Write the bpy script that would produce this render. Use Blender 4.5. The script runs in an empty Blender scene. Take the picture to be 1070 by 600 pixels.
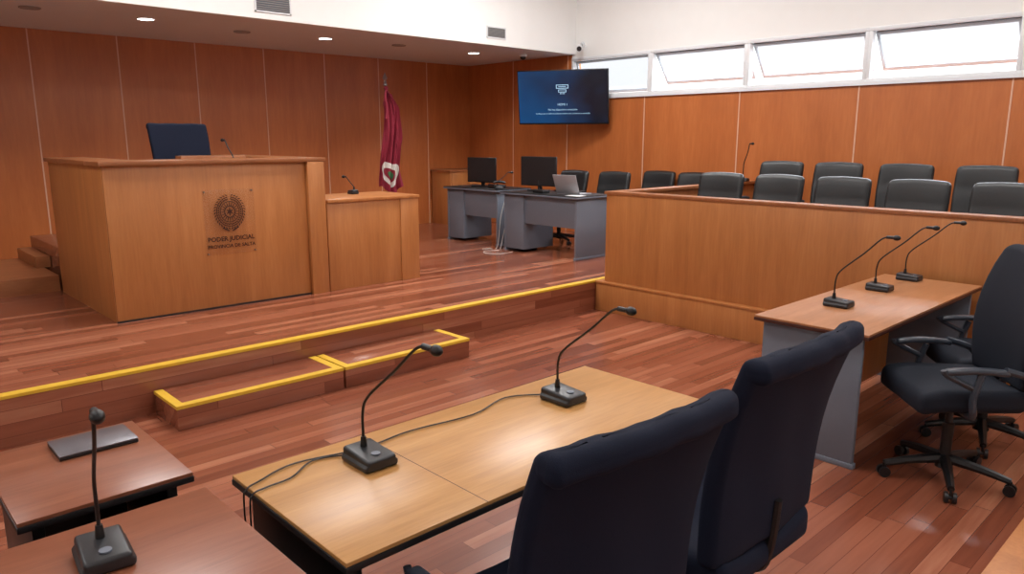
import bpy, bmesh, math, random
from mathutils import Vector, Matrix, Euler
random.seed(4)
scene = bpy.context.scene
try:
    scene.view_settings.view_transform = 'Standard'
    scene.view_settings.look = 'None'
except Exception as e:
    print(e)
COL = scene.collection

# ------------------------------------------------------------------ materials
def s2l(c):
    c = c / 255.0
    return c / 12.92 if c <= 0.04045 else ((c + 0.055) / 1.055) ** 2.4
def rgb(r, g, b):
    return (s2l(r), s2l(g), s2l(b), 1.0)

def new_mat(name):
    m = bpy.data.materials.new(name)
    m.use_nodes = True
    nt = m.node_tree
    b = nt.nodes['Principled BSDF']
    return m, nt, b

def plain(name, col, rough=0.5, metal=0.0, noise=0.06, scale=40.0, bump=0.0, emis=None, estr=0.0, spec=0.5):
    m, nt, b = new_mat(name)
    tc = nt.nodes.new('ShaderNodeTexCoord')
    n = nt.nodes.new('ShaderNodeTexNoise'); n.inputs['Scale'].default_value = scale
    n.inputs['Detail'].default_value = 3
    nt.links.new(tc.outputs['Object'], n.inputs['Vector'])
    mix = nt.nodes.new('ShaderNodeMixRGB')
    mix.inputs[1].default_value = tuple(max(0, c * (1 - noise * 2)) for c in col[:3]) + (1,)
    mix.inputs[2].default_value = tuple(min(1, c * (1 + noise * 2)) for c in col[:3]) + (1,)
    nt.links.new(n.outputs['Fac'], mix.inputs[0])
    nt.links.new(mix.outputs[0], b.inputs['Base Color'])
    b.inputs['Roughness'].default_value = rough
    b.inputs['Metallic'].default_value = metal
    b.inputs['Specular IOR Level'].default_value = spec
    if bump:
        bp = nt.nodes.new('ShaderNodeBump'); bp.inputs['Strength'].default_value = bump
        bp.inputs['Distance'].default_value = 0.002
        nt.links.new(n.outputs['Fac'], bp.inputs['Height'])
        nt.links.new(bp.outputs[0], b.inputs['Normal'])
    if emis:
        b.inputs['Emission Color'].default_value = emis
        b.inputs['Emission Strength'].default_value = estr
    return m

def wood(name, dark, mid, light, scale=(9, 9, 0.7), rough=0.35, coat=0.0, bigvar=0.5):
    m, nt, b = new_mat(name)
    tc = nt.nodes.new('ShaderNodeTexCoord')
    mp = nt.nodes.new('ShaderNodeMapping'); mp.inputs['Scale'].default_value = scale
    nt.links.new(tc.outputs['Object'], mp.inputs['Vector'])
    n1 = nt.nodes.new('ShaderNodeTexNoise'); n1.inputs['Scale'].default_value = 1.2
    n1.inputs['Detail'].default_value = 5; n1.inputs['Distortion'].default_value = 0.6
    n2 = nt.nodes.new('ShaderNodeTexNoise'); n2.inputs['Scale'].default_value = 9
    n2.inputs['Detail'].default_value = 4
    nt.links.new(mp.outputs[0], n1.inputs['Vector']); nt.links.new(mp.outputs[0], n2.inputs['Vector'])
    mx = nt.nodes.new('ShaderNodeMath'); mx.operation = 'MULTIPLY_ADD'
    mx.inputs[1].default_value = 0.35; 
    nt.links.new(n2.outputs['Fac'], mx.inputs[0])
    sc = nt.nodes.new('ShaderNodeMath'); sc.operation = 'MULTIPLY'; sc.inputs[1].default_value = 0.65
    nt.links.new(n1.outputs['Fac'], sc.inputs[0]); nt.links.new(sc.outputs[0], mx.inputs[2])
    cr = nt.nodes.new('ShaderNodeValToRGB')
    cr.color_ramp.elements[0].position = 0.30; cr.color_ramp.elements[0].color = dark
    cr.color_ramp.elements[1].position = 0.70; cr.color_ramp.elements[1].color = light
    e = cr.color_ramp.elements.new(0.5); e.color = mid
    nt.links.new(mx.outputs[0], cr.inputs[0])
    nt.links.new(cr.outputs[0], b.inputs['Base Color'])
    b.inputs['Roughness'].default_value = rough
    b.inputs['Coat Weight'].default_value = coat
    b.inputs['Coat Roughness'].default_value = 0.15
    return m

def plank_floor(name):
    m, nt, b = new_mat(name)
    N = nt.nodes.new; L = nt.links.new
    tc = N('ShaderNodeTexCoord'); sp = N('ShaderNodeSeparateXYZ')
    geo = N('ShaderNodeNewGeometry')
    L(geo.outputs['Position'], sp.inputs[0])
    def math_(op, a, bb=None, c=None):
        n = N('ShaderNodeMath'); n.operation = op
        for i, v in enumerate((a, bb, c)):
            if v is None: continue
            if isinstance(v, (int, float)): n.inputs[i].default_value = v
            else: L(v, n.inputs[i])
        return n.outputs[0]
    # use y+z so risers also get courses
    yz = math_('ADD', sp.outputs['Y'], sp.outputs['Z'])
    row = math_('DIVIDE', yz, 0.078)
    rowi = math_('FLOOR', row); rowf = math_('FRACT', row)
    wn = N('ShaderNodeTexWhiteNoise'); wn.noise_dimensions = '1D'; L(rowi, wn.inputs['W'])
    off = math_('MULTIPLY', wn.outputs['Value'], 3.0)
    colx = math_('ADD', math_('DIVIDE', sp.outputs['X'], 1.3), off)
    coli = math_('FLOOR', colx); colf = math_('FRACT', colx)
    cx = N('ShaderNodeCombineXYZ'); L(rowi, cx.inputs[0]); L(coli, cx.inputs[1])
    wn2 = N('ShaderNodeTexWhiteNoise'); wn2.noise_dimensions = '3D'; L(cx.outputs[0], wn2.inputs['Vector'])
    # grain
    mp = N('ShaderNodeMapping'); mp.inputs['Scale'].default_value = (1.5, 22, 22)
    L(geo.outputs['Position'], mp.inputs['Vector'])
    ad = N('ShaderNodeVectorMath'); ad.operation = 'ADD'
    L(mp.outputs[0], ad.inputs[0]); L(wn2.outputs['Color'], ad.inputs[1])
    ns = N('ShaderNodeTexNoise'); ns.inputs['Scale'].default_value = 1.5; ns.inputs['Detail'].default_value = 4
    L(ad.outputs[0], ns.inputs['Vector'])
    v = math_('ADD', math_('MULTIPLY', wn2.outputs['Value'], 0.60), math_('MULTIPLY', ns.outputs['Fac'], 0.40))
    cr = N('ShaderNodeValToRGB')
    els = cr.color_ramp.elements
    els[0].position = 0.10; els[0].color = rgb(104, 54, 38)
    els[1].position = 0.92; els[1].color = rgb(182, 126, 98)
    e = els.new(0.35); e.color = rgb(128, 71, 50)
    e = els.new(0.65); e.color = rgb(148, 89, 66)
    L(v, cr.inputs[0])
    # gaps
    g1 = math_('LESS_THAN', rowf, 0.03); g2 = math_('LESS_THAN', colf, 0.0025)
    g = math_('MAXIMUM', g1, g2)
    mix = N('ShaderNodeMixRGB'); L(g, mix.inputs[0]); L(cr.outputs[0], mix.inputs[1]); mix.inputs[2].default_value = rgb(94, 46, 32)
    L(mix.outputs[0], b.inputs['Base Color'])
    b.inputs['Roughness'].default_value = 0.23
    b.inputs['Specular IOR Level'].default_value = 0.7
    return m

M_FLOOR = plank_floor('plank_floor')
M_WALL = wood('wall_laminate', rgb(168, 94, 48), rgb(180, 103, 54), rgb(192, 114, 62), (4, 4, 0.5), 0.38)
M_BENCH = wood('bench_veneer', rgb(164, 103, 57), rgb(178, 115, 64), rgb(190, 127, 74), (7, 7, 0.6), 0.38)
M_BENCHC = wood('bench_cap', rgb(136, 84, 52), rgb(152, 96, 60), rgb(166, 108, 70), (2, 9, 9), 0.3)
M_OAK = wood('table_oak', rgb(176, 127, 74), rgb(192, 142, 85), rgb(204, 155, 98), (1.2, 14, 14), 0.32)
M_RED = wood('table_brown', rgb(124, 72, 50), rgb(142, 86, 62), rgb(156, 99, 72), (1.2, 14, 14), 0.3)
M_RTAB = wood('table_tan', rgb(156, 104, 68), rgb(170, 116, 78), rgb(182, 128, 90), (1.2, 14, 14), 0.3)
M_WHITE = plain('white_paint', rgb(238, 238, 236), 0.8, noise=0.01, scale=6)
M_CEIL = plain('ceiling_paint', rgb(216, 222, 226), 0.8, noise=0.01, scale=6)
M_TRIM = plain('light_joint', rgb(215, 172, 145), 0.5, noise=0.02)
M_ALU = plain('window_aluminium', rgb(222, 225, 228), 0.4, noise=0.02)
M_SASH = plain('sash_grey', rgb(158, 164, 170), 0.4, noise=0.02)
M_YEL = plain('yellow_tape', rgb(214, 172, 50), 0.5, noise=0.08, scale=15)
M_GREY = plain('grey_laminate', rgb(108, 115, 127), 0.5, noise=0.02)
M_DARK = plain('dark_edge', rgb(28, 26, 28), 0.45, noise=0.03)
M_NAVY = plain('navy_fabric', rgb(19, 26, 45), 0.85, noise=0.25, scale=500, bump=0.4, spec=0.25)
M_BLKF = plain('black_fabric', rgb(20, 26, 38), 0.8, noise=0.25, scale=400, bump=0.3, spec=0.3)
M_LEATH = plain('black_leather', rgb(26, 28, 30), 0.42, noise=0.1, scale=60, bump=0.15)
M_PLAS = plain('black_plastic', rgb(20, 20, 22), 0.4, noise=0.05)
M_ARM = plain('arm_plastic', rgb(52, 58, 68), 0.3, noise=0.05)
M_MIC = plain('mic_plastic', rgb(34, 36, 40), 0.38, noise=0.05)
M_METAL = plain('steel', rgb(150, 150, 152), 0.3, 1.0, noise=0.03)
M_SILV = plain('silver_lid', rgb(120, 118, 124), 0.35, 0.6, noise=0.03)
M_LAPG = plain('laptop_grey', rgb(150, 150, 154), 0.4, 0.1, noise=0.03)
M_FLAG = plain('maroon_cloth', rgb(134, 28, 50), 0.75, noise=0.1, scale=12)
M_FLAGW = plain('white_cloth', rgb(215, 212, 205), 0.8, noise=0.04)
M_FLAGG = plain('green_cloth', rgb(60, 110, 70), 0.8, noise=0.04)
M_BROWN = plain('crest_brown', rgb(66, 30, 18), 0.5, noise=0.1)
M_CABW = plain('white_cable', rgb(200, 198, 194), 0.5, noise=0.02)
M_VENT = plain('vent_grey', rgb(150, 148, 146), 0.5, noise=0.02)
M_PAPER = plain('paper', rgb(220, 220, 220), 0.7, noise=0.02)
M_LAMP = plain('lamp_glow', (1, 1, 1, 1), 0.5, noise=0, emis=(1, 0.97, 0.92, 1), estr=12)
M_SCRT = plain('screen_text', (0.1, 0.1, 0.1, 1), 0.5, noise=0, emis=(0.45, 0.75, 1, 1), estr=0.8)

def clearm(name, tint, f, ro):
    m, nt, b = new_mat(name)
    out = nt.nodes['Material Output']
    tr = nt.nodes.new('ShaderNodeBsdfTransparent'); tr.inputs[0].default_value = tint
    gl = nt.nodes.new('ShaderNodeBsdfGlossy'); gl.inputs['Roughness'].default_value = ro
    mx = nt.nodes.new('ShaderNodeMixShader'); mx.inputs[0].default_value = f
    nt.links.new(tr.outputs[0], mx.inputs[1]); nt.links.new(gl.outputs[0], mx.inputs[2])
    nt.links.new(mx.outputs[0], out.inputs[0])
    return m
M_ACR = clearm('acrylic', (.99, .98, .97, 1), .04, .2)
M_GLASS = clearm('window_glass', (.79, .80, .82, 1), .06, .05)
def screenm():
    m, nt, b = new_mat('tv_screen')
    tc = nt.nodes.new('ShaderNodeTexCoord')
    sp = nt.nodes.new('ShaderNodeSeparateXYZ')
    nt.links.new(tc.outputs['Object'], sp.inputs[0])
    gr = nt.nodes.new('ShaderNodeTexNoise'); gr.inputs['Scale'].default_value = 1.4
    nt.links.new(tc.outputs['Object'], gr.inputs['Vector'])
    ma = nt.nodes.new('ShaderNodeMath'); ma.operation = 'MULTIPLY_ADD'; ma.inputs[1].default_value = -0.5
    nt.links.new(sp.outputs['X'], ma.inputs[0]); nt.links.new(gr.outputs['Fac'], ma.inputs[2])
    cr = nt.nodes.new('ShaderNodeValToRGB')
    cr.color_ramp.elements[0].position = 0.25; cr.color_ramp.elements[0].color = rgb(5, 16, 32)
    cr.color_ramp.elements[1].position = 0.95; cr.color_ramp.elements[1].color = rgb(16, 76, 128)
    nt.links.new(ma.outputs[0], cr.inputs[0])
    nt.links.new(cr.outputs[0], b.inputs['Emission Color']); b.inputs['Emission Strength'].default_value = 0.9
    b.inputs['Base Color'].default_value = rgb(6, 10, 16)
    b.inputs['Roughness'].default_value = 0.2
    return m
M_SCREEN = screenm()

# ------------------------------------------------------------------ mesh builder
def dirmat(p0, p1):
    p0 = Vector(p0); p1 = Vector(p1); d = p1 - p0
    q = d.to_track_quat('Z', 'Y')
    return Matrix.Translation((p0 + p1) / 2) @ q.to_matrix().to_4x4(), d.length

class MB:
    def __init__(s): s.bm = bmesh.new()
    def box(s, c, size, bev=0.0, rot=(0, 0, 0), seg=2):
        M = Matrix.Translation(c) @ Euler(rot).to_matrix().to_4x4() @ Matrix.Diagonal((size[0], size[1], size[2], 1))
        r = bmesh.ops.create_cube(s.bm, size=1, matrix=M)
        if bev > 0:
            es = list({e for v in r['verts'] for e in v.link_edges})
            bmesh.ops.bevel(s.bm, geom=es, offset=bev, segments=seg, affect='EDGES', profile=0.5)
        return s
    def b2(s, lo, hi, bev=0.0):
        return s.box([(lo[i] + hi[i]) / 2 for i in range(3)], [hi[i] - lo[i] for i in range(3)], bev)
    def cyl(s, p0, p1, r0, r1=None, seg=20):
        if r1 is None: r1 = r0
        M, L = dirmat(p0, p1)
        bmesh.ops.create_cone(s.bm, cap_ends=True, segments=seg, radius1=r0, radius2=r1, depth=L, matrix=M)
        return s
    def sph(s, c, r, sc=(1, 1, 1), seg=16, rot=(0, 0, 0)):
        M = Matrix.Translation(c) @ Euler(rot).to_matrix().to_4x4() @ Matrix.Diagonal((r * sc[0], r * sc[1], r * sc[2], 1))
        bmesh.ops.create_uvsphere(s.bm, u_segments=seg, v_segments=seg // 2 + 2, radius=1, matrix=M)
        return s
    def tube(s, pts, r, seg=8, smooth=4, flat=1.0):
        P = [Vector(p) for p in pts]
        if smooth > 1 and len(P) > 2:
            Q = []
            for i in range(len(P) - 1):
                a = P[max(i - 1, 0)]; b = P[i]; c = P[i + 1]; d = P[min(i + 2, len(P) - 1)]
                for k in range(smooth):
                    t = k / smooth
                    Q.append(0.5 * ((2 * b) + (c - a) * t + (2 * a - 5 * b + 4 * c - d) * t * t + (-a + 3 * b - 3 * c + d) * t ** 3))
            Q.append(P[-1]); P = Q
        n = len(P)
        rr = r if isinstance(r, (list, tuple)) else [r, r]
        up = None; rings = []
        for i in range(n):
            t = (P[min(i + 1, n - 1)] - P[max(i - 1, 0)]).normalized()
            if up is None:
                up = Vector((0, 0, 1)) if abs(t.z) < 0.9 else Vector((1, 0, 0))
            a = (up - t * up.dot(t)).normalized(); bb = t.cross(a); up = a
            f = i / (n - 1); rad = rr[0] + (rr[-1] - rr[0]) * f
            rings.append([s.bm.verts.new(P[i] + (a * math.cos(2 * math.pi * k / seg) * flat + bb * math.sin(2 * math.pi * k / seg)) * rad) for k in range(seg)])
        for i in range(n - 1):
            for k in range(seg):
                s.bm.faces.new((rings[i][k], rings[i][(k + 1) % seg], rings[i + 1][(k + 1) % seg], rings[i + 1][k]))
        s.bm.faces.new(rings[0][::-1]); s.bm.faces.new(rings[-1])
        return s
    def pad(s, size, r, n=6, fn=None, M=None):
        h = [x / 2 for x in size]
        ax = []
        for i in range(3):
            rr = min(r, h[i] * 0.999); inn = h[i] - rr
            lst = [inn, inn + rr * 0.414, inn + rr]
            mid = [inn * (2 * k / n - 1) for k in range(1, n)] if inn > 1e-4 else [0.0]
            full = sorted([-x for x in lst] + mid + lst)
            out = []
            for x in full:
                if not out or abs(x - out[-1]) > 1e-5: out.append(x)
            ax.append(out)
        vd = {}
        def vert(p):
            key = tuple(round(x, 5) for x in p)
            if key in vd: return vd[key]
            inner = [max(-(h[i] - min(r, h[i])), min(h[i] - min(r, h[i]), p[i])) for i in range(3)]
            d = Vector([p[i] - inner[i] for i in range(3)])
            if d.length > 1e-9: d = d.normalized() * r
            q = Vector(inner) + d
            if fn: q = Vector(fn(q.x, q.y, q.z))
            if M is not None: q = M @ q
            vd[key] = s.bm.verts.new(q); return vd[key]
        for a in range(3):
            b, c = (a + 1) % 3, (a + 2) % 3
            for sg in (-1, 1):
                for i in range(len(ax[b]) - 1):
                    for j in range(len(ax[c]) - 1):
                        q = []
                        for (u, v) in ((i, j), (i + 1, j), (i + 1, j + 1), (i, j + 1)):
                            p = [0, 0, 0]; p[a] = sg * h[a]; p[b] = ax[b][u]; p[c] = ax[c][v]
                            q.append(vert(p))
                        if sg < 0: q = q[::-1]
                        if len(set(q)) == 4:
                            try: s.bm.faces.new(q)
                            except ValueError: pass
        return s
    def prism(s, pts, d0, d1, M):
        a = [s.bm.verts.new(M @ Vector((p[0], p[1], d0))) for p in pts]
        b = [s.bm.verts.new(M @ Vector((p[0], p[1], d1))) for p in pts]
        n = len(pts)
        s.bm.faces.new(a[::-1]); s.bm.faces.new(b)
        for i in range(n): s.bm.faces.new((a[i], a[(i + 1) % n], b[(i + 1) % n], b[i]))
        return s
    def torus(s, M, R, r, seg=40, sx=1.0, sy=1.0):
        rings = []
        for i in range(seg):
            a = 2 * math.pi * i / seg
            ring = []
            for k in range(6):
                bt = 2 * math.pi * k / 6
                rad = R + r * math.cos(bt)
                ring.append(s.bm.verts.new(M @ Vector((rad * math.cos(a) * sx, rad * math.sin(a) * sy, r * math.sin(bt)))))
            rings.append(ring)
        for i in range(seg):
            for k in range(6):
                s.bm.faces.new((rings[i][k], rings[(i + 1) % seg][k], rings[(i + 1) % seg][(k + 1) % 6], rings[i][(k + 1) % 6]))
        return s
    def grid(s, nu, nv, fn):
        V = [[s.bm.verts.new(fn(i / nu, j / nv)) for j in range(nv + 1)] for i in range(nu + 1)]
        for i in range(nu):
            for j in range(nv):
                s.bm.faces.new((V[i][j], V[i + 1][j], V[i + 1][j + 1], V[i][j + 1]))
        return s
    def mesh(s, name, mat, ang=35):
        me = bpy.data.meshes.new(name)
        bmesh.ops.recalc_face_normals(s.bm, faces=s.bm.faces[:])
        s.bm.to_mesh(me); s.bm.free()
        for p in me.polygons: p.use_smooth = True
        try: me.set_sharp_from_angle(angle=math.radians(ang))
        except Exception: pass
        me.materials.append(mat)
        return me

def obj(name, mb, mat, label=None, cat=None, kind=None, parent=None, loc=None, ang=35, group=None):
    o = bpy.data.objects.new(name, mb.mesh(name, mat, ang) if isinstance(mb, MB) else mb)
    COL.objects.link(o)
    if loc: o.location = loc
    if parent is not None: o.parent = parent
    if label: o['label'] = label
    if cat: o['category'] = cat
    if kind: o['kind'] = kind
    if group: o['group'] = group
    return o
def struct(name, mb, mat, label):
    return obj(name, mb, mat, label, None, 'structure')
def root(name, label, cat, loc, rz=0.0, rx=0.0, group=None):
    e = bpy.data.objects.new(name, None); e.empty_display_size = 0.1
    COL.objects.link(e); e.location = loc; e.rotation_euler = (rx, 0, rz)
    e['label'] = label; e['category'] = cat
    if group: e['group'] = group
    return e
def dup(o, loc=None, rz=None, label=None, parent=None, sc=None):
    c = o.copy(); COL.objects.link(c)
    if parent is not None: c.parent = parent
    if loc is not None: c.location = loc
    if rz is not None: c.rotation_euler = (0, 0, rz)
    if label: c['label'] = label
    for ch in [x for x in bpy.data.objects if x.parent == o]:
        dup(ch, parent=c)
    return c
def textmesh(txt, size, M, mat, name, parent, extr=0.0006, bold=0.0):
    cu = bpy.data.curves.new('t', 'FONT'); cu.body = txt; cu.size = size
    cu.align_x = 'CENTER'; cu.align_y = 'CENTER'; cu.extrude = extr; cu.offset = bold; cu.resolution_u = 2
    to = bpy.data.objects.new('t', cu); COL.objects.link(to)
    bpy.context.view_layer.update()
    dg = bpy.context.evaluated_depsgraph_get()
    me = bpy.data.meshes.new_from_object(to.evaluated_get(dg))
    bpy.data.objects.remove(to)
    me.transform(M); me.materials.clear(); me.materials.append(mat)
    o = bpy.data.objects.new(name, me); COL.objects.link(o); o.parent = parent
    return o

# ------------------------------------------------------------------ room
YB, XR = 10.1, 8.5
XL, YF = -3.0, -3.0
ZC, ZS = 4.3, 2.92
PL = 0.30          # platform height
struct('floor', MB().b2((XL, YF, -0.1), (XR, YB, 0)), M_FLOOR, 'glossy reddish hardwood plank floor')
struct('wall_back', MB().b2((XL, YB, 0), (XR + .2, YB + .2, ZS)), M_WALL, 'reddish wood laminate panelled wall')
struct('wall_back_upper', MB().b2((XL, YB, ZS + .12), (XR + .2, YB + .2, ZC)), M_WHITE, 'white painted wall above the lowered ceiling')
struct('wall_left', MB().b2((XL - .2, YF, 0), (XL, YB + .2, ZC)), M_WHITE, 'plain white painted wall')
struct('wall_front', MB().b2((XL - .2, YF - .2, 0), (XR + .2, YF, ZC)), M_WHITE, 'plain white painted wall')
WZ0, WZ1 = 2.30, 2.87
wm = MB().b2((XR, YF, 0), (XR + .2, 7.72, WZ0)).b2((XR, 7.72, 0), (XR + .2, YB, ZS))
struct('wall_right', wm, M_WALL, 'orange wood laminate panelled wall under the high windows')
wm = MB().b2((XR, YF, WZ1), (XR + .2, 7.72, ZC)).b2((XR, 7.72, ZS), (XR + .2, YB, ZC)).b2((XR, YF, WZ0), (XR + .2, -0.85, WZ1))
struct('wall_right_upper', wm, M_WHITE, 'white painted wall around and above the windows')
struct('ceiling', MB().b2((XL - .2, YF - .2, ZC), (XR + .2, YB + .2, ZC + .1)), M_WHITE, 'high white ceiling')
struct('ceiling_lowered', MB().b2((XL, 7.70, ZS), (XR, YB, ZS + .12)), M_CEIL, 'lowered plasterboard ceiling with recessed spotlights')
struct('wall_soffit', MB().b2((XL, 7.65, ZS), (XR, 7.70, ZC)), M_WHITE, 'white soffit face above the judge area')
n = 1
for k in range(-5, 8):
    x = 2.02 + .93 * k
    if x < XR - .1 and x > XL:
        struct('trim_%d' % n, MB().b2((x - .007, YB - .004, 0), (x + .007, YB, ZS)), M_TRIM, 'thin light joint strip between wood wall panels'); n += 1
for y in (8.99, 7.80, 6.37, 4.93, 3.49, 2.05, .61, -.83, -2.27):
    struct('trim_%d' % n, MB().b2((XR - .004, y - .007, 0), (XR, y + .007, WZ0 if y < 7.7 else ZS)), M_TRIM, 'thin light joint strip between wood wall panels'); n += 1
struct('trim_%d' % n, MB().b2((XR - .03, -0.85, WZ0 - .03), (XR + .01, 7.72, WZ0 + .005)), M_ALU, 'white window sill strip along the wall')
# windows
yy = 7.72; wi = 1
while yy > -0.8:
    y1 = yy; y0 = max(yy - 1.43, -0.85)
    w = y1 - y0
    f = MB()
    f.b2((XR - .01, y0, WZ0), (XR + .07, y1, WZ0 + .04), .004).b2((XR - .01, y0, WZ1 - .04), (XR + .07, y1, WZ1), .004)
    f.b2((XR - .01, y0, WZ0 + .04), (XR + .07, y0 + .04, WZ1 - .04), .004).b2((XR - .01, y1 - .04, WZ0 + .04), (XR + .07, y1, WZ1 - .04), .004)
    fo = struct('window_%d' % wi, f, M_ALU, 'high horizontal awning window with light aluminium frame')
    a = math.radians(38 if wi != 1 else 12)
    R = Matrix.Translation((XR + .045, (y0 + y1) / 2, WZ1 - .045)) @ Matrix.Rotation(-a, 4, 'Y')
    H = .48; W = w - .10
    def bx(mb, lo, hi):
        bm = MB().b2(lo, hi, .003)
        me = bpy.data.meshes.new('tmp'); bm.bm.to_mesh(me); bm.bm.free(); me.transform(R)
        mb.bm.from_mesh(me); bpy.data.meshes.remove(me)
    s_ = MB()
    bx(s_, (-.015, -W / 2, -.035), (.015, W / 2, 0)); bx(s_, (-.015, -W / 2, -H), (.015, W / 2, -H + .04))
    bx(s_, (-.015, -W / 2, -H + .04), (.015, -W / 2 + .03, -.035)); bx(s_, (-.015, W / 2 - .03, -H + .04), (.015, W / 2, -.035))
    so = obj('sash', s_, M_SASH, parent=fo)
    g_ = MB(); bx(g_, (-.003, -W / 2 + .03, -H + .04), (.003, W / 2 - .03, -.035))
    obj('glass_pane', g_, M_GLASS, parent=so)
    yy -= 1.43; wi += 1

# platform
e = root('stage_platform', 'raised hardwood platform with yellow taped front edge', 'platform', (0, 0, 0))
obj('platform_deck', MB().b2((XL + .004, 4.851, 0), (XR - .004, YB - .004, PL)), M_FLOOR, parent=e)
obj('platform_riser', MB().b2((XL + .004, 4.78, 0), (XR - .004, 4.850, PL - .0185)), M_FLOOR, parent=e)
obj('edge_tape', MB().b2((XL + .004, 4.776, PL - .018), (XR - .004, 4.850, PL)), M_YEL, parent=e, label='yellow safety edge tape')
def step(x0, x1, lab):
    r = root('wooden_step', lab, 'step', ((x0 + x1) / 2, 4.565, 0), group='steps up to the platform')
    h = (x1 - x0) / 2 - .004
    obj('tread', MB().b2((-h, -.20, 0), (h, .195, .15), .002), M_FLOOR, parent=r)
    t = MB().b2((-h - .002, -.203, .132), (h + .002, -.145, .152)).b2((-h - .002, -.145, .132), (-h + .05, .195, .152)).b2((h - .05, -.145, .132), (h + .002, .195, .152))
    obj('edge_tape', t, M_YEL, parent=r, label='yellow safety edge tape')
step(1.40, 2.52, 'low hardwood step block with yellow taped edges against the platform')
step(2.53, 3.65, 'low hardwood step block with yellow tape joined beside another step')

# ------------------------------------------------------------------ judge bench
jb = root('judge_bench', 'tall wood veneer judge bench with a crest plaque on its front', 'bench', (2.5, 6.13, PL))
def L(x, y, z): return (x - 2.5, y - 6.13, z - PL)
obj('front_panel', MB().b2(L(1.6, 6.13, PL), L(3.24, 6.17, 1.50), .002), M_BENCH, parent=jb)
obj('side_panel', MB().b2(L(1.6, 6.171, PL), L(1.64, 7.80, 1.50), .002), M_BENCH, parent=jb)
obj('side_panel', MB().b2(L(3.36, 6.30, PL), L(3.40, 7.80, 1.50), .002), M_BENCH, parent=jb)
obj('pilaster', MB().b2(L(3.245, 6.09, PL), L(3.41, 6.29, 1.50), .004), M_BENCH, parent=jb)
cp = MB().b2(L(1.57, 6.09, 1.50), L(3.43, 6.50, 1.535), .004).b2(L(1.57, 6.501, 1.50), L(1.90, 7.82, 1.535), .004).b2(L(3.10, 6.501, 1.50), L(3.43, 7.82, 1.535), .004)
obj('cap_rail', cp, M_BENCHC, parent=jb)
obj('desk_surface', MB().b2(L(1.641, 6.5, 1.38), L(3.35, 7.05, 1.41), .003), M_BENCHC, parent=jb)
obj('document_shelf', MB().b2(L(2.45, 6.9, 1.42), L(3.05, 7.04, 1.55), .004), M_BENCHC, parent=jb)
obj('skirting', MB().b2(L(1.595, 6.122, PL), L(3.24, 6.13, PL + .015)), M_DARK, parent=jb)
obj('dais', MB().b2(L(1.66, 6.2, PL), L(3.34, 9.3, .68), .004), M_FLOOR, parent=jb, label='raised hardwood dais enclosed by the bench')
obj('dais_step', MB().b2((0.6, 7.87, PL), (1.595, 9.3, .45)), M_BENCHC, 'low wooden step beside the judge bench', 'step')
obj('dais_step', MB().b2((1.53, 8.45, .45), (1.655, 9.3, .56)), M_BENCHC, 'narrow upper wooden step beside the judge bench', 'step')

# crest plaque
cq = root('crest_plaque', 'clear acrylic plaque with brown judicial crest and lettering on bench', 'plaque', (2.53, 6.128, 1.02))
obj('acrylic_sheet', MB().b2((-.215, -.012, -.27), (.215, -.009, .27)), M_ACR, parent=cq)
MX = Matrix.Translation((0, -.0145, .085)) @ Matrix.Rotation(math.radians(90), 4, 'X')
cr = MB()
def ell(r_, t): return (r_ * math.cos(t) * .92, r_ * math.sin(t) * 1.0)
cr.torus(MX, .086, .003, 44, .92, 1.0)
cr.torus(MX, .046, .0035, 40, .92, 1.0)
for i in range(20):
    a = 2 * math.pi * i / 20
    cr.prism([ell(.047, a - .085), ell(.083, a - .015), ell(.083, a + .015), ell(.047, a + .085)], -.0018, .0018, MX)
for i in range(6):
    a = 2 * math.pi * i / 6 + .52; b_ = a + math.pi / 6; c_ = a - math.pi / 6
    cr.prism([ell(.0, 0), ell(.014, c_), ell(.036, a), ell(.014, b_)], -.002, .002, MX)
for sgn in (-1, 1):
    for i in range(17):
        a = -math.pi / 2 + sgn * (0.10 + i * .178)
        for rad, tl in ((.100, .8), (.116, .2), (.134, -.9)):
            c = Vector((rad * math.cos(a) * .94, rad * math.sin(a) * 1.04))
            ta = a + sgn * (math.pi / 2) - sgn * tl * .8
            d = Vector((math.cos(ta), math.sin(ta))); nn = Vector((-d.y, d.x))
            cr.prism([tuple(c - d * .014), tuple(c - nn * .005), tuple(c + d * .014), tuple(c + nn * .005)], -.0015, .0015, MX)
cr.box((-.04, -.0145, -.060), (.06, .003, .01), 0, (0, .5, 0)).box((.04, -.0145, -.060), (.06, .003, .01), 0, (0, -.5, 0))
obj('crest', cr, M_BROWN, parent=cq)
def RX(x, y, z): return Matrix.Translation((x, y, z)) @ Matrix.Rotation(math.radians(90), 4, 'X')
textmesh('PODER JUDICIAL', .053, RX(0, -.0135, -.140), M_BROWN, 'lettering', cq, bold=.0011)
textmesh('PROVINCIA DE SALTA', .041, RX(0, -.0135, -.200), M_BROWN, 'lettering', cq, bold=.0008)
for x in (-.2, .2):
    for z in (-.255, .255):
        obj('standoff', MB().cyl((x, -.018, z), (x, 0.001, z), .006, seg=12), M_METAL, parent=cq)

# witness desk
wd = root('witness_desk', 'lower wood veneer desk joined to the judge bench', 'desk', (3.9, 6.1, PL))
def L(x, y, z): return (x - 3.9, y - 6.1, z - PL)
obj('front_panel', MB().b2(L(3.435, 6.12, PL), L(4.24, 6.16, 1.12), .002), M_BENCH, parent=wd)
obj('pilaster', MB().b2(L(4.242, 6.11, PL), L(4.46, 6.26, 1.12), .003), M_BENCH, parent=wd)
obj('side_panel', MB().b2(L(4.42, 6.262, PL), L(4.46, 6.78, 1.12), .002), M_BENCH, parent=wd)
obj('desk_top', MB().b2(L(3.435, 6.10, 1.121), L(4.47, 6.80, 1.15), .003), M_BENCH, parent=wd)
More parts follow.
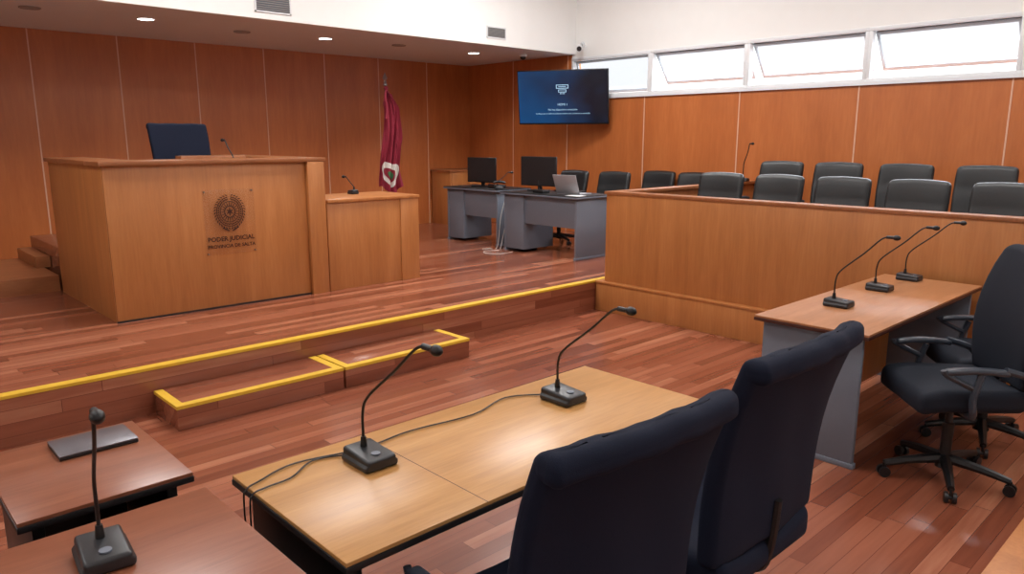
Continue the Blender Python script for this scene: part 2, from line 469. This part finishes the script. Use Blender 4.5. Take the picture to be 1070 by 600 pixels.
# corner cabinet
cb = root('low_cabinet', 'plain wooden cabinet standing in the wall corner', 'cabinet', (8.05, 9.78, PL))
obj('body', MB().b2((-.42, -.22, 0), (.42, .28, .87), .004), M_BENCH, parent=cb)
obj('cabinet_top', MB().b2((-.44, -.24, .871), (.43, .285, .90), .004), M_BENCHC, parent=cb)
obj('door', MB().b2((-.39, -.235, .06), (-.005, -.221, .84), .003), M_BENCH, parent=cb)
obj('door', MB().b2((.005, -.235, .06), (.39, -.221, .84), .003), M_BENCH, parent=cb)

# ------------------------------------------------------------------ jury box
JX = 5.66
jr = root('jury_box', 'long wood veneer jury box enclosure on a plinth', 'jury box', (JX, 2.0, 0))
def L(x, y, z): return (x - JX, y - 2.0, z)
obj('plinth', MB().b2(L(JX, -1.6, 0), L(JX + .10, 4.77, PL - .02), .002).b2(L(JX - .015, -1.6, PL - .02), L(JX + .12, 4.77, PL), .003), M_BENCH, parent=jr)
obj('front_panel', MB().b2(L(JX + .05, -1.6, PL), L(JX + .09, 4.70, 1.165), .002), M_BENCH, parent=jr)
obj('side_panel', MB().b2(L(JX + .09, 4.66, PL), L(XR - .01, 4.70, 1.165), .002), M_BENCH, parent=jr)
obj('cap_rail', MB().b2(L(JX + .035, -1.6, 1.166), L(JX + .17, 4.72, 1.195), .004).b2(L(JX + .171, 4.60, 1.166), L(XR - .01, 4.72, 1.195), .004), M_BENCHC, parent=jr)
obj('jury_floor', MB().b2((JX + .121, -1.6, 0), (XR - .004, 4.655, PL), .002), M_FLOOR, 'raised hardwood floor inside the jury box', 'platform')
obj('jury_riser', MB().b2((7.05, -1.6, PL), (XR - .004, 4.655, .40), .002), M_FLOOR, 'hardwood riser carrying the rear jury seats', 'platform')

# ------------------------------------------------------------------ tables
def table(name, lab, cx, cy, LX, DY, mtop, mleg, z=0.0, rz=0.0, H=.74, modesty=.35, group=None, ped=False, edge=M_DARK, seam=None):
    r = root(name, lab, 'table', (cx, cy, z), rz, group=group)
    obj('table_top', MB().b2((-LX / 2, -DY / 2, H - .012), (LX / 2, DY / 2, H), .002), mtop, parent=r)
    obj('edge_band', MB().b2((-LX / 2 - .002, -DY / 2 - .002, H - .03), (LX / 2 + .002, DY / 2 + .002, H - .012), .002), edge, parent=r)
    for sx in (-1, 1):
        x = sx * (LX / 2 - .05)
        obj('side_panel', MB().b2((x - .015, -DY / 2 + .04, .03), (x + .015, DY / 2 - .04, H - .031), .002).b2((x - .02, -DY / 2 + .03, 0), (x + .02, DY / 2 - .03, .03), .004), mleg, parent=r)
    obj('modesty_panel', MB().b2((-LX / 2 + .066, DY / 2 - .09, H - .031 - modesty), (LX / 2 - .066, DY / 2 - .07, H - .032), .002), mleg, parent=r)
    if ped:
        obj('pedestal', MB().b2((LX / 2 - .38, -DY / 2 + .06, .04), (LX / 2 - .067, DY / 2 - .045, H - .031), .003), mleg, parent=r)
    if seam is not None:
        obj('joint_line', MB().b2((seam - .0012, -DY / 2, H - .001), (seam + .0012, DY / 2, H + .0003)), M_BROWN, parent=r)
    return r
table('counsel_table', 'light oak table top on dark panels carrying two gooseneck microphones', 1.56, 1.705, 1.55, .63, M_OAK, M_PLAS, seam=-.34)
rt = table('counsel_table', 'tan wood table with grey side panels carrying three microphones', 4.67, 1.69, 1.86, .62, M_RTAB, M_GREY, edge=M_BROWN)
obj('lower_panel', MB().b2((-.86, .215, .05), (.86, .235, .35), .002), M_BENCH, parent=rt, label='light wood lower front panel')
table('side_table', 'dark brown wood table carrying one gooseneck microphone', .05, 1.70, 1.30, .60, M_RED, M_PLAS)
table('side_table', 'small dark brown table with a closed laptop on it', .49, 2.40, .44, .56, M_RED, M_PLAS, modesty=.6)
table('computer_desk', 'grey desk on the platform with a monitor', 6.80, 7.73, 1.12, .62, M_DARK, M_GREY, PL, math.radians(90), H=.75, ped=True, edge=M_GREY)
table('computer_desk', 'grey desk on the platform with monitor and open laptop', 6.68, 6.32, 1.30, .64, M_DARK, M_GREY, PL, math.radians(90), H=.75, ped=True, edge=M_GREY)

# ------------------------------------------------------------------ chairs
def star_base(r, mat=M_PLAS, col=M_PLAS):
    b = MB(); b.cyl((0, 0, .065), (0, 0, .125), .042, .03)
    for i in range(5):
        a = 2 * math.pi * i / 5 + .3
        d = Vector((math.cos(a), math.sin(a), 0))
        b.tube([d * .02 + Vector((0, 0, .11)), d * .16 + Vector((0, 0, .095)), d * .29 + Vector((0, 0, .07))], [.028, .017], seg=8, smooth=3)
    bo = obj('star_base', b, mat, parent=r)
    for i in range(5):
        a = 2 * math.pi * i / 5 + .3
        d = Vector((math.cos(a), math.sin(a), 0)); t = Vector((-d.y, d.x, 0))
        c = d * .29 + Vector((0, 0, .027))
        m = MB().cyl(c + t * .010, c + t * .026, .027, seg=16).cyl(c - t * .026, c - t * .010, .027, seg=16)
        m.cyl(c - t * .01, c + t * .01, .010, seg=8).cyl(c + Vector((0, 0, 0)), c + Vector((0, 0, .045)), .007, seg=8)
        obj('caster', m, M_PLAS, parent=r)
    g = MB().cyl((0, 0, .12), (0, 0, .30), .027).cyl((0, 0, .30), (0, 0, .41), .017)
    obj('gas_column', g, col, parent=r)

def chair(name, lab, loc, rz, style, mat, top=1.10, w=.50, arms=True, group=None):
    r = root(name, lab, 'chair', loc, rz, group=group)
    star_base(r)
    obj('seat_mechanism', MB().box((0, -.02, .415), (.16, .26, .03), .006), M_PLAS, parent=r)
    ws = min(w, .50) if style != 'roll' else w - .04
    def sf(x, y, z):
        return (x * (1 - .08 * (y < 0) * abs(y) / .25), y, z - .9 * max(0, y - .12) ** 2 * 1.5 + .5 * x * x * (z > 0) * .6)
    st_ = .10
    obj('seat', MB().pad((ws, .50, st_), .040, 6, sf, Matrix.Translation((0, .01, .43 + st_ / 2))), mat, parent=r)
    zb = .53
    H = top - zb
    if style == 'roll':
        def bf(x, y, z):
            f = (z + H / 2) / H
            k = .94 + .06 * min(1, f * 1.3)
            xx = x * k
            wr = .003 * math.sin(x * 23 + z * 9) * (1 if y < 0 else 0)
            yy = y - .12 * f + .035 * math.sin(f * math.pi) + .26 * xx * xx + wr
            return (xx, yy, z)
        m = MB().pad((w, .060, H), .022, 10, bf, Matrix.Translation((0, -.21, zb + H / 2)))
        def rf(x, y, z):
            wr = .003 * math.sin(x * 47) + .002 * math.sin(x * 113 + z * 60)
            return (x, y + .26 * x * x + (wr if y < 0 else -wr), z + .002 * math.sin(x * 31))
        m.pad((w * 1.005, .070, .070), .028, 14, rf, Matrix.Translation((0, -.331, top - .032)))
        obj('backrest', m, mat, parent=r)
    elif style == 'mesh':
        def bf(x, y, z):
            f = (z + H / 2) / H
            k = .86 + .17 * math.sin(min(1, f * 1.15) * math.pi * .62)
            if f > .9: k *= 1 - .9 * (f - .9) ** 1.1
            xx = x * k
            return (xx, y - .12 * f + .05 * math.sin(f * math.pi) + .42 * xx * xx, z)
        m = MB().pad((w, .07, H), .033, 8, bf, Matrix.Translation((0, -.24, zb + H / 2)))
        obj('backrest', m, mat, parent=r)
    else:  # leather
        def bf(x, y, z):
            f = (z + H / 2) / H
            k = .94 + .06 * math.sin(f * math.pi * .8)
            xx = x * k
            yy = y - .10 * f + .35 * xx * xx
            yy -= .012 * math.exp(-((f - .62) / .04) ** 2) * (1 if y > 0 else 0)
            return (xx, yy, z - .22 * xx * xx * max(0, f - .5) * 2)
        m = MB().pad((w, .085, H), .040, 10, bf, Matrix.Translation((0, -.24, zb + H / 2)))
        obj('backrest', m, mat, parent=r)
    if style == 'roll':
        bs = MB().tube([(0, -.10, .415), (0, -.20, .42), (0, -.235, .50), (0, -.25, .66)], [.018, .014], 8, 4)
    else:
        bs = MB().tube([(0, -.10, .415), (0, -.24, .42), (0, -.29, .50), (0, -.30, .70)], [.022, .018], 8, 4)
    obj('back_support', bs, M_PLAS, parent=r)
    if arms:
        th = .017 if style == 'mesh' else .013
        for sx in (-1, 1):
            x = sx * (ws / 2 + .024)
            a = MB().tube([(sx * .14, .03, .42), (x, .04, .43), (x + sx * .008, .05, .52), (x, .02, .635)], th, 8, 4)
            a.tube([(x, .05, .57), (x, .17, .63), (x, .19, .655)], th * .85, 8, 4)
            if style == 'mesh':
                a.tube([(x, -.08, .66), (x, -.20, .62), (x * .98, -.25, .56)], th, 8, 4)
            obj('armrest', a, M_ARM, parent=r)
            obj('arm_pad', MB().pad((.048, .28, .03), .014, 4, lambda X, Y, Z: (X + sx * -.25 * Y * Y, Y, Z - .6 * Y * Y), Matrix.Translation((x, .04, .655))), M_ARM, parent=r)
    return r

A90 = math.radians(90)
chair('office_chair', 'navy fabric office chair with rolled top at the oak table', (1.25, 1.19, 0), math.radians(-4), 'roll', M_NAVY, 1.12, .60)
chair('office_chair', 'tall navy fabric office chair with rolled top beside another', (1.95, 1.18, 0), math.radians(0), 'roll', M_NAVY, 1.16, .62)
chair('office_chair', 'dark blue office chair behind the judge bench', (2.80, 7.62, .68), math.radians(180), 'roll', M_NAVY, 1.17, .58)
chair('task_chair', 'dark blue padded swivel chair with looped armrests at the tan table', (4.02, 1.06, 0), math.radians(42), 'mesh', M_BLKF, 1.18, .52)
chair('task_chair', 'dark blue padded swivel chair next to the first one', (4.72, 1.08, 0), math.radians(36), 'mesh', M_BLKF, 1.16, .52)
base = chair('jury_chair', 'black leather padded armchair in the front jury row', (6.62, 4.17, PL), A90, 'leather', M_LEATH, 1.06, .51, group='black leather jury chairs')
for i, y in enumerate((3.54, 2.92, 2.27, 1.62, .98)):
    dup(base, (6.62, y, PL), A90 + random.uniform(-.04, .04))
for i, y in enumerate((4.05, 3.40, 2.73, 2.03, 1.38)):
    dup(base, (7.66, y, .40), A90 + random.uniform(-.04, .04), 'black leather padded armchair in the rear jury row')
low = chair('clerk_chair', 'low black leather armchair behind the computer desks', (7.40, 6.92, PL), 1.57, 'leather', M_LEATH, .98, .50, group='black clerk chairs')
dup(low, (7.45, 6.24, PL), 1.62)
dup(low, (8.07, 5.98, PL), 1.60)
dup(low, (7.99, 5.34, PL), 1.66)

# ------------------------------------------------------------------ microphones
def mic(loc, rz, reach=.34, h=.43, lab='black gooseneck desk microphone on a wedge base', sc=1.0, r0=.0045):
    r = root('gooseneck_microphone', lab, 'microphone', loc, rz)
    def wf(x, y, z):
        return (x * (1 - .12 * (z > 0)), y, z * (1.0 + (y) * 3.5) if z > 0 else z)
    b = MB().pad((.115 * sc, .145 * sc, .042), .010, 3, wf, Matrix.Translation((0, 0, .021)))
    obj('microphone_base', b, M_MIC, parent=r)
    obj('button', MB().cyl((0, -.035 * sc, .030), (0, -.035 * sc, .0425), .014 * sc, seg=16), M_GREY, parent=r)
    obj('socket', MB().cyl((0, .03 * sc, .035), (0, .03 * sc, .075), .012, .008, seg=14), M_PLAS, parent=r)
    y0 = .03 * sc
    P = [(0, y0, .07), (0, y0 - .002, h * .36), (0, y0 - reach * .12, h * .50), (0, -reach * .48, h * .76), (0, -reach * .80, h * .955), (0, -reach * .95, h)]
    obj('gooseneck', MB().tube(P, r0, 8, 6), M_PLAS, parent=r)
    obj('microphone_head', MB().tube([(0, -reach * .92, h * .995), (0, -reach - .03, h - .002)], .009, 12, 1).sph((0, -reach - .032, h - .002), .0155, (1, 1.4, 1), 16), M_PLAS, parent=r)
    return r
mic((1.124, 1.82, .7404), 0, reach=.31, h=.425)
mic((1.95, 1.79, .7404), 0, reach=.27, h=.395)
mic((.385, 1.79, .7404), -.1, reach=.12, h=.40)
mic((4.29, 1.77, .7404), 0, reach=.25)
mic((4.95, 1.79, .7404), 0, reach=.26)
mic((5.47, 1.79, .7404), 0, reach=.26, h=.42)
mic((4.02, 6.62, 1.1505), math.radians(180), reach=.14, h=.17, lab='small gooseneck microphone on the lower bench', sc=.7)
mic((2.84, 6.72, 1.4105), math.radians(180), reach=.16, h=.28, lab='small gooseneck microphone on the judge bench', r0=.006)
mic((6.60, 7.25, 1.0505), math.radians(60), reach=.14, h=.22, lab='small gooseneck microphone between the monitors', sc=.7, r0=.005)
mic((8.25, 4.66, 1.1955), math.radians(0), reach=.05, h=.45, lab='tall gooseneck microphone standing on the jury box rail', sc=.7, r0=.006)

# cables on oak table
c1 = MB().tube([(1.93, 1.88, .745), (1.80, 1.95, .745), (1.60, 1.90, .745), (1.35, 1.93, .745), (1.16, 1.915, .745), (.95, 1.96, .745), (.82, 1.92, .745), (.775, 1.90, .742), (.765, 1.90, .70), (.768, 1.90, .45)], .0028, 6, 6)
obj('microphone_cable', c1, M_PLAS, 'thin black microphone cable running across the oak table', 'cable')
c1 = MB().tube([(1.10, 1.905, .745), (1.0, 1.94, .7455), (.90, 1.88, .745), (.82, 1.87, .745), (.775, 1.86, .742), (.765, 1.86, .70), (.768, 1.87, .5)], .0028, 6, 6)
obj('microphone_cable', c1, M_PLAS, 'thin black microphone cable hanging off the table end', 'cable')

# closed laptop
lp = root('laptop', 'closed silver laptop lying on the small brown table', 'laptop', (.555, 2.545, .7402), math.radians(0))
obj('laptop_base', MB().b2((-.112, -.08, 0), (.112, .08, .010), .003), M_PLAS, parent=lp)
obj('laptop_lid', MB().b2((-.112, -.08, .0105), (.112, .08, .016), .002), M_SILV, parent=lp)

# desk computers
def monitor(x, y, w, h, rz):
    r = root('computer_monitor', 'black flat computer monitor on a desk stand', 'monitor', (x, y, 1.0505), rz)
    obj('stand_foot', MB().pad((.24, .18, .014), .006, 3, None, Matrix.Translation((0, 0, .007))), M_PLAS, parent=r)
    obj('stand_neck', MB().box((0, .03, .10), (.06, .02, .18), .004), M_PLAS, parent=r)
    m = MB().box((0, 0, .06 + h / 2), (w, .022, h), .006).box((0, .02, .06 + h / 2), (w * .6, .025, h * .6), .01)
    obj('monitor_housing', m, M_PLAS, parent=r)
    obj('display', MB().box((0, -.0125, .06 + h / 2), (w - .03, .003, h - .03)), M_DARK, parent=r)
monitor(6.78, 7.80, .50, .34, math.radians(90 + 190))
monitor(6.78, 6.70, .56, .37, math.radians(90 + 188))
lp = root('laptop', 'open grey laptop on the computer desk', 'laptop', (6.66, 5.98, 1.0503), math.radians(95))
obj('laptop_base', MB().b2((-.17, -.12, 0), (.17, .12, .016), .004), M_LAPG, parent=lp)
obj('laptop_screen', MB().box((0, .165, .125), (.34, .010, .235), .003, (-.38, 0, 0)), M_LAPG, parent=lp)
obj('paper_sheet', MB().box((6.46, 5.78, 1.0525), (.14, .20, .004), 0, (0, 0, .1)), M_PAPER, 'white papers on the computer desk', 'paper')
kb = obj('keyboard', MB().box((6.93, 6.30, 1.0605), (.14, .42, .018), .005), M_PLAS, 'black keyboard on the computer desk', 'keyboard')
obj('router_box', MB().box((6.50, 6.38, 1.0705), (.12, .18, .038), .008).cyl((6.54, 6.45, 1.08), (6.54, 6.47, 1.20), .004, seg=8), M_PLAS, 'small black device with antenna on the computer desk', 'router')
ph = root('desk_phone', 'black desk telephone on the grey desk', 'telephone', (6.74, 7.45, 1.0503), math.radians(80))
obj('phone_body', MB().pad((.17, .19, .05), .012, 3, lambda x, y, z: (x, y, z * (1 + y * 3) if z > 0 else z), Matrix.Translation((0, 0, .025))), M_PLAS, parent=ph)
obj('handset', MB().tube([(-.06, -.09, .07), (-.06, -.04, .085), (-.06, .04, .09), (-.06, .09, .08)], .018, 8, 3), M_PLAS, parent=ph)
cw = MB().tube([(6.60, 7.06, .95), (6.53, 7.06, .6), (6.44, 7.05, .315), (6.30, 6.95, .306), (6.12, 7.00, .306), (6.02, 6.85, .306), (6.14, 6.70, .306), (6.34, 6.72, .306)], .0045, 6, 6)
obj('power_cable', cw, M_CABW, 'white power cable coiled on the platform under the desks', 'cable')
cw = MB().tube([(6.58, 7.09, .98), (6.48, 7.09, .7), (6.42, 7.09, .33), (6.32, 7.14, .306), (6.22, 7.16, .306)], .0045, 6, 6)
obj('power_cable', cw, M_CABW, 'white cable hanging between the two grey desks', 'cable')

# ------------------------------------------------------------------ television
tv = root('television', 'large flat television mounted high showing a blue no signal screen', 'television', (8.0, 7.44, 2.28), math.radians(-62), math.radians(9))
TW, TH = 1.33, .76
obj('tv_housing', MB().box((0, .02, 0), (TW, .04, TH), .006).box((0, .05, -.05), (TW * .6, .03, TH * .5), .01), M_PLAS, parent=tv)
obj('screen', MB().box((0, -.0015, .004), (TW - .025, .003, TH - .035)), M_SCREEN, parent=tv)
ic = MB()
def ring(x, z, w_, h_, t):
    ic.box((x, -.005, z + h_ / 2), (w_, .003, t), 0).box((x, -.005, z - h_ / 2), (w_, .003, t), 0)
    ic.box((x - w_ / 2, -.005, z), (t, .003, h_ + t), 0).box((x + w_ / 2, -.005, z), (t, .003, h_ + t), 0)
ring(0, .150, .17, .045, .009)
ring(0, .090, .11, .03, .008)
ic.box((0, -.005, .150), (.11, .003, .008), 0)
for xx in (-.03, -.01, .01, .03): ic.box((xx, -.005, .055), (.007, .003, .022), 0)
obj('signal_icon', ic, M_SCRT, parent=tv)
textmesh('HDMI 1', .045, RX(0, -.005, -.10), M_SCRT, 'screen_text', tv)
textmesh('No hay dispositivo conectado', .036, RX(0, -.005, -.17), M_SCRT, 'screen_text', tv)
textmesh('Verifique que el cable de la fuente externa este conectado y encendido', .028, RX(0, -.005, -.225), M_SCRT, 'screen_text', tv)
obj('mount_arm', MB().tube([(0, .065, .0), (.08, .25, .03), (.15, .43, .05)], .02, 8, 2), M_PLAS, parent=tv)

# ------------------------------------------------------------------ flag
fl = root('flag_on_pole', 'maroon ceremonial flag with white emblem hanging on a pole', 'flag', (5.78, 8.6, PL))
obj('pole', MB().cyl((0, 0, .03), (0, 0, 2.10), .014, seg=14), M_BROWN, parent=fl)
obj('pole_base', MB().cyl((0, 0, 0), (0, 0, .05), .16, .13, seg=28), M_BROWN, parent=fl)
obj('finial', MB().cyl((0, 0, 2.10), (0, 0, 2.12), .03, seg=14).sph((0, 0, 2.14), .022).cyl((0, 0, 2.15), (0, 0, 2.19), .008, .032, seg=8).cyl((0, 0, 2.19), (0, 0, 2.27), .032, .001, seg=8), M_METAL, parent=fl)
def ff(u, v):
    prof = [(0, .11), (.12, .24), (.3, .22), (.5, .25), (.75, .30), (1, .33)]
    for k in range(len(prof) - 1):
        if prof[k][0] <= v <= prof[k + 1][0]:
            t = (v - prof[k][0]) / (prof[k + 1][0] - prof[k][0]); t = t * t * (3 - 2 * t)
            w = prof[k][1] + (prof[k + 1][1] - prof[k][1]) * t; break
    else: w = .33
    a = u * math.pi * 8
    x = (u - .40) * w + .03 * math.sin(v * 5.5) + .01 * math.sin(a * .7 + v * 8)
    y = -.045 - (.014 + .018 * v) * (1 + math.sin(a + v * 4 + math.sin(v * 7 + u * 3) * .8)) - .012 * math.sin(a * .37 + v * 11)
    z = 2.04 - 1.34 * v - .14 * abs(u - .35) * (1 - v) + .07 * math.sin(u * 7 + 1) * v
    return Vector((x * .78 + y * .2, y - x * .58, z))
obj('flag_cloth', MB().grid(90, 60, ff), M_FLAG, parent=fl, ang=80)
def fe(cu, cv, ru, rv, off):
    def g(i, j):
        a = i * 2 * math.pi; return ff(cu + ru * math.cos(a) * j, cv + rv * math.sin(a) * j) + Vector((-.6 * off, -off, 0))
    return g
obj('emblem', MB().grid(40, 14, fe(.5, .80, .38, .115, .008)), M_FLAGW, parent=fl, ang=80, label='white round emblem on the cloth')
obj('emblem_centre', MB().grid(32, 8, fe(.5, .80, .22, .065, .014)), M_FLAG, parent=fl, ang=80, label='maroon seal inside the emblem')
obj('emblem_crest', MB().grid(24, 6, fe(.5, .80, .13, .04, .020)), M_FLAGG, parent=fl, ang=80, label='green crest in the emblem')
rb = MB().sph((-.02, -.05, 2.06), .035, (1, .6, .8), 12)
rb.tube([(-.02, -.06, 2.05), (-.07, -.10, 1.95), (-.06, -.12, 1.80), (-.085, -.12, 1.66)], .014, 8, 3, .4)
rb.tube([(-.02, -.06, 2.05), (.02, -.11, 1.94), (.05, -.13, 1.82), (.04, -.13, 1.72)], .014, 8, 3, .4)
obj('ribbon_bow', rb, M_FLAG, parent=fl, label='maroon ribbon bow at the pole top')

# ------------------------------------------------------------------ ceiling fittings
def downlight(x, y, on):
    r = root('recessed_spotlight', 'round recessed ceiling spotlight ' + ('glowing white' if on else 'switched off'), 'light', (x, y, ZS))
    obj('spotlight_ring', MB().torus(Matrix.Translation((0, 0, -.004)), .085, .010, 32), M_WHITE if on else M_VENT, parent=r)
    obj('lamp_disc', MB().cyl((0, 0, -.008), (0, 0, -.001), .078, seg=28), M_LAMP if on else M_VENT, parent=r)
    if on:
        l = bpy.data.lights.new('lamp', 'SPOT'); l.energy = 48; l.spot_size = math.radians(150); l.spot_blend = 1; l.shadow_soft_size = .08
        l.color = (1, .96, .91)
        lo = bpy.data.objects.new('lamp_light', l); COL.objects.link(lo); lo.location = (0, 0, -.03); lo.parent = r
downlight(2.77, 8.45, True); downlight(4.89, 8.55, True); downlight(7.25, 8.5, True)
downlight(1.75, 8.5, False); downlight(5.95, 8.5, False); downlight(3.9, 8.7, False)
def vent(x, w, h, z):
    r = root('air_vent', 'rectangular slatted air vent in the white soffit', 'vent', (x, 7.65, z))
    obj('vent_frame', MB().b2((-w / 2, -.012, h / 2 - .015), (w / 2, -.001, h / 2)).b2((-w / 2, -.012, -h / 2), (w / 2, -.001, -h / 2 + .015)).b2((-w / 2, -.012, -h / 2), (-w / 2 + .015, -.001, h / 2)).b2((w / 2 - .015, -.012, -h / 2), (w / 2, -.001, h / 2)), M_ALU, parent=r)
    m = MB(); k = 7
    for i in range(k): m.box((0, -.008, -h / 2 + .02 + (h - .04) * (i + .5) / k), (w - .03, .012, .006), 0, (.5, 0, 0))
    obj('slats', m, M_VENT, parent=r)
    obj('vent_back', MB().b2((-w / 2 + .01, -.0015, -h / 2 + .01), (w / 2 - .01, -.0005, h / 2 - .01)), M_GREY, parent=r)
vent(3.78, .40, .19, 3.08); vent(6.92, .34, .15, 3.08)
cc = root('security_camera', 'white wall mounted security camera on a bracket', 'camera', (8.49, 7.50, 3.02))
obj('bracket', MB().cyl((0.01, 0, .03), (-.01, 0, .03), .04, seg=16).tube([(-.01, 0, .03), (-.08, -.02, .03), (-.12, -.04, -.01)], .012, 8, 3), M_ALU, parent=cc)
obj('camera_body', MB().cyl((-.06, .02, -.02), (-.22, -.12, -.06), .045, seg=18), M_ALU, parent=cc)
obj('lens', MB().cyl((-.2195, -.12, -.0599), (-.225, -.125, -.0615), .034, seg=16), M_DARK, parent=cc)
dc = root('dome_camera', 'small dark dome camera on the lowered ceiling', 'camera', (7.95, 8.2, ZS))
obj('dome_base', MB().cyl((0, 0, -.03), (0, 0, 0), .06, seg=20), M_ALU, parent=dc)
obj('dome', MB().sph((0, 0, -.03), .045), M_DARK, parent=dc)

# low kerb
obj('floor_kerb', MB().b2((2.6, .30, 0), (7.0, .62, .12), .006), M_BENCH, 'low wooden kerb on the floor behind the swivel chairs', 'kerb')

# ------------------------------------------------------------------ lights
def ceiling_panel(x, y, e):
    r = root('ceiling_light_panel', 'square recessed ceiling light panel', 'light', (x, y, ZC))
    obj('panel_frame', MB().box((0, 0, -.02), (1.3, 1.3, .038), .004), M_ALU, parent=r)
    l = bpy.data.lights.new('panel', 'AREA'); l.shape = 'SQUARE'; l.size = 1.2; l.energy = e; l.color = (1, .98, .96)
    lo = bpy.data.objects.new('panel_light', l); COL.objects.link(lo); lo.location = (0, 0, -.045); lo.parent = r
for x, f in ((-.8, .5), (2.6, .9), (6.0, 1.25)):
    for y, en in ((-.8, 46), (2.4, 54), (5.6, 98)):
        ceiling_panel(x, y, en * f)

# daylight: overcast sky patch high outside the windows
sk = bpy.data.lights.new('sky_daylight', 'AREA'); sk.shape = 'RECTANGLE'; sk.size = 9; sk.size_y = 2.5; sk.energy = 3000; sk.color = (.92, .97, 1)
so_ = bpy.data.objects.new('sky_daylight', sk); COL.objects.link(so_)
so_.location = (11.0, 3.4, 5.2)
q = (Vector((6.5, 3.4, .5)) - Vector((11.0, 3.4, 5.2))).normalized()
zax = -q; xax = Vector((0, 1, 0)); yax = zax.cross(xax)
so_.rotation_euler = Matrix((xax, yax, zax)).transposed().to_euler()

w = bpy.data.worlds.new('World'); scene.world = w; w.use_nodes = True
nt = w.node_tree; bg = nt.nodes['Background']
tc = nt.nodes.new('ShaderNodeTexCoord'); sp = nt.nodes.new('ShaderNodeSeparateXYZ'); crn = nt.nodes.new('ShaderNodeValToRGB')
nt.links.new(tc.outputs['Generated'], sp.inputs[0]); nt.links.new(sp.outputs['Z'], crn.inputs[0])
crn.color_ramp.elements[0].color = (.90, .91, .92, 1); crn.color_ramp.elements[1].color = (.96, .98, 1, 1)
nt.links.new(crn.outputs[0], bg.inputs[0]); bg.inputs[1].default_value = 1.9
pl = bpy.data.lights.new('window_portal', 'AREA'); pl.shape = 'RECTANGLE'
po = bpy.data.objects.new('window_portal', pl); COL.objects.link(po)
po.location = (XR + .75, (7.72 - .85) / 2, (WZ0 + WZ1) / 2); po.rotation_euler = (0, math.radians(90), 0)
pl.size = 1.6; pl.size_y = 10
pl.cycles.is_portal = True

# ------------------------------------------------------------------ camera
cam = bpy.data.cameras.new('cam'); co = bpy.data.objects.new('camera', cam); COL.objects.link(co)
co.location = (0, 0, 1.70); co.rotation_euler = (math.radians(90 - 11.3), 0, math.radians(-43.3))
cam.sensor_width = 36; cam.lens = 775 / 1070 * 36; cam.clip_start = .05
scene.camera = co
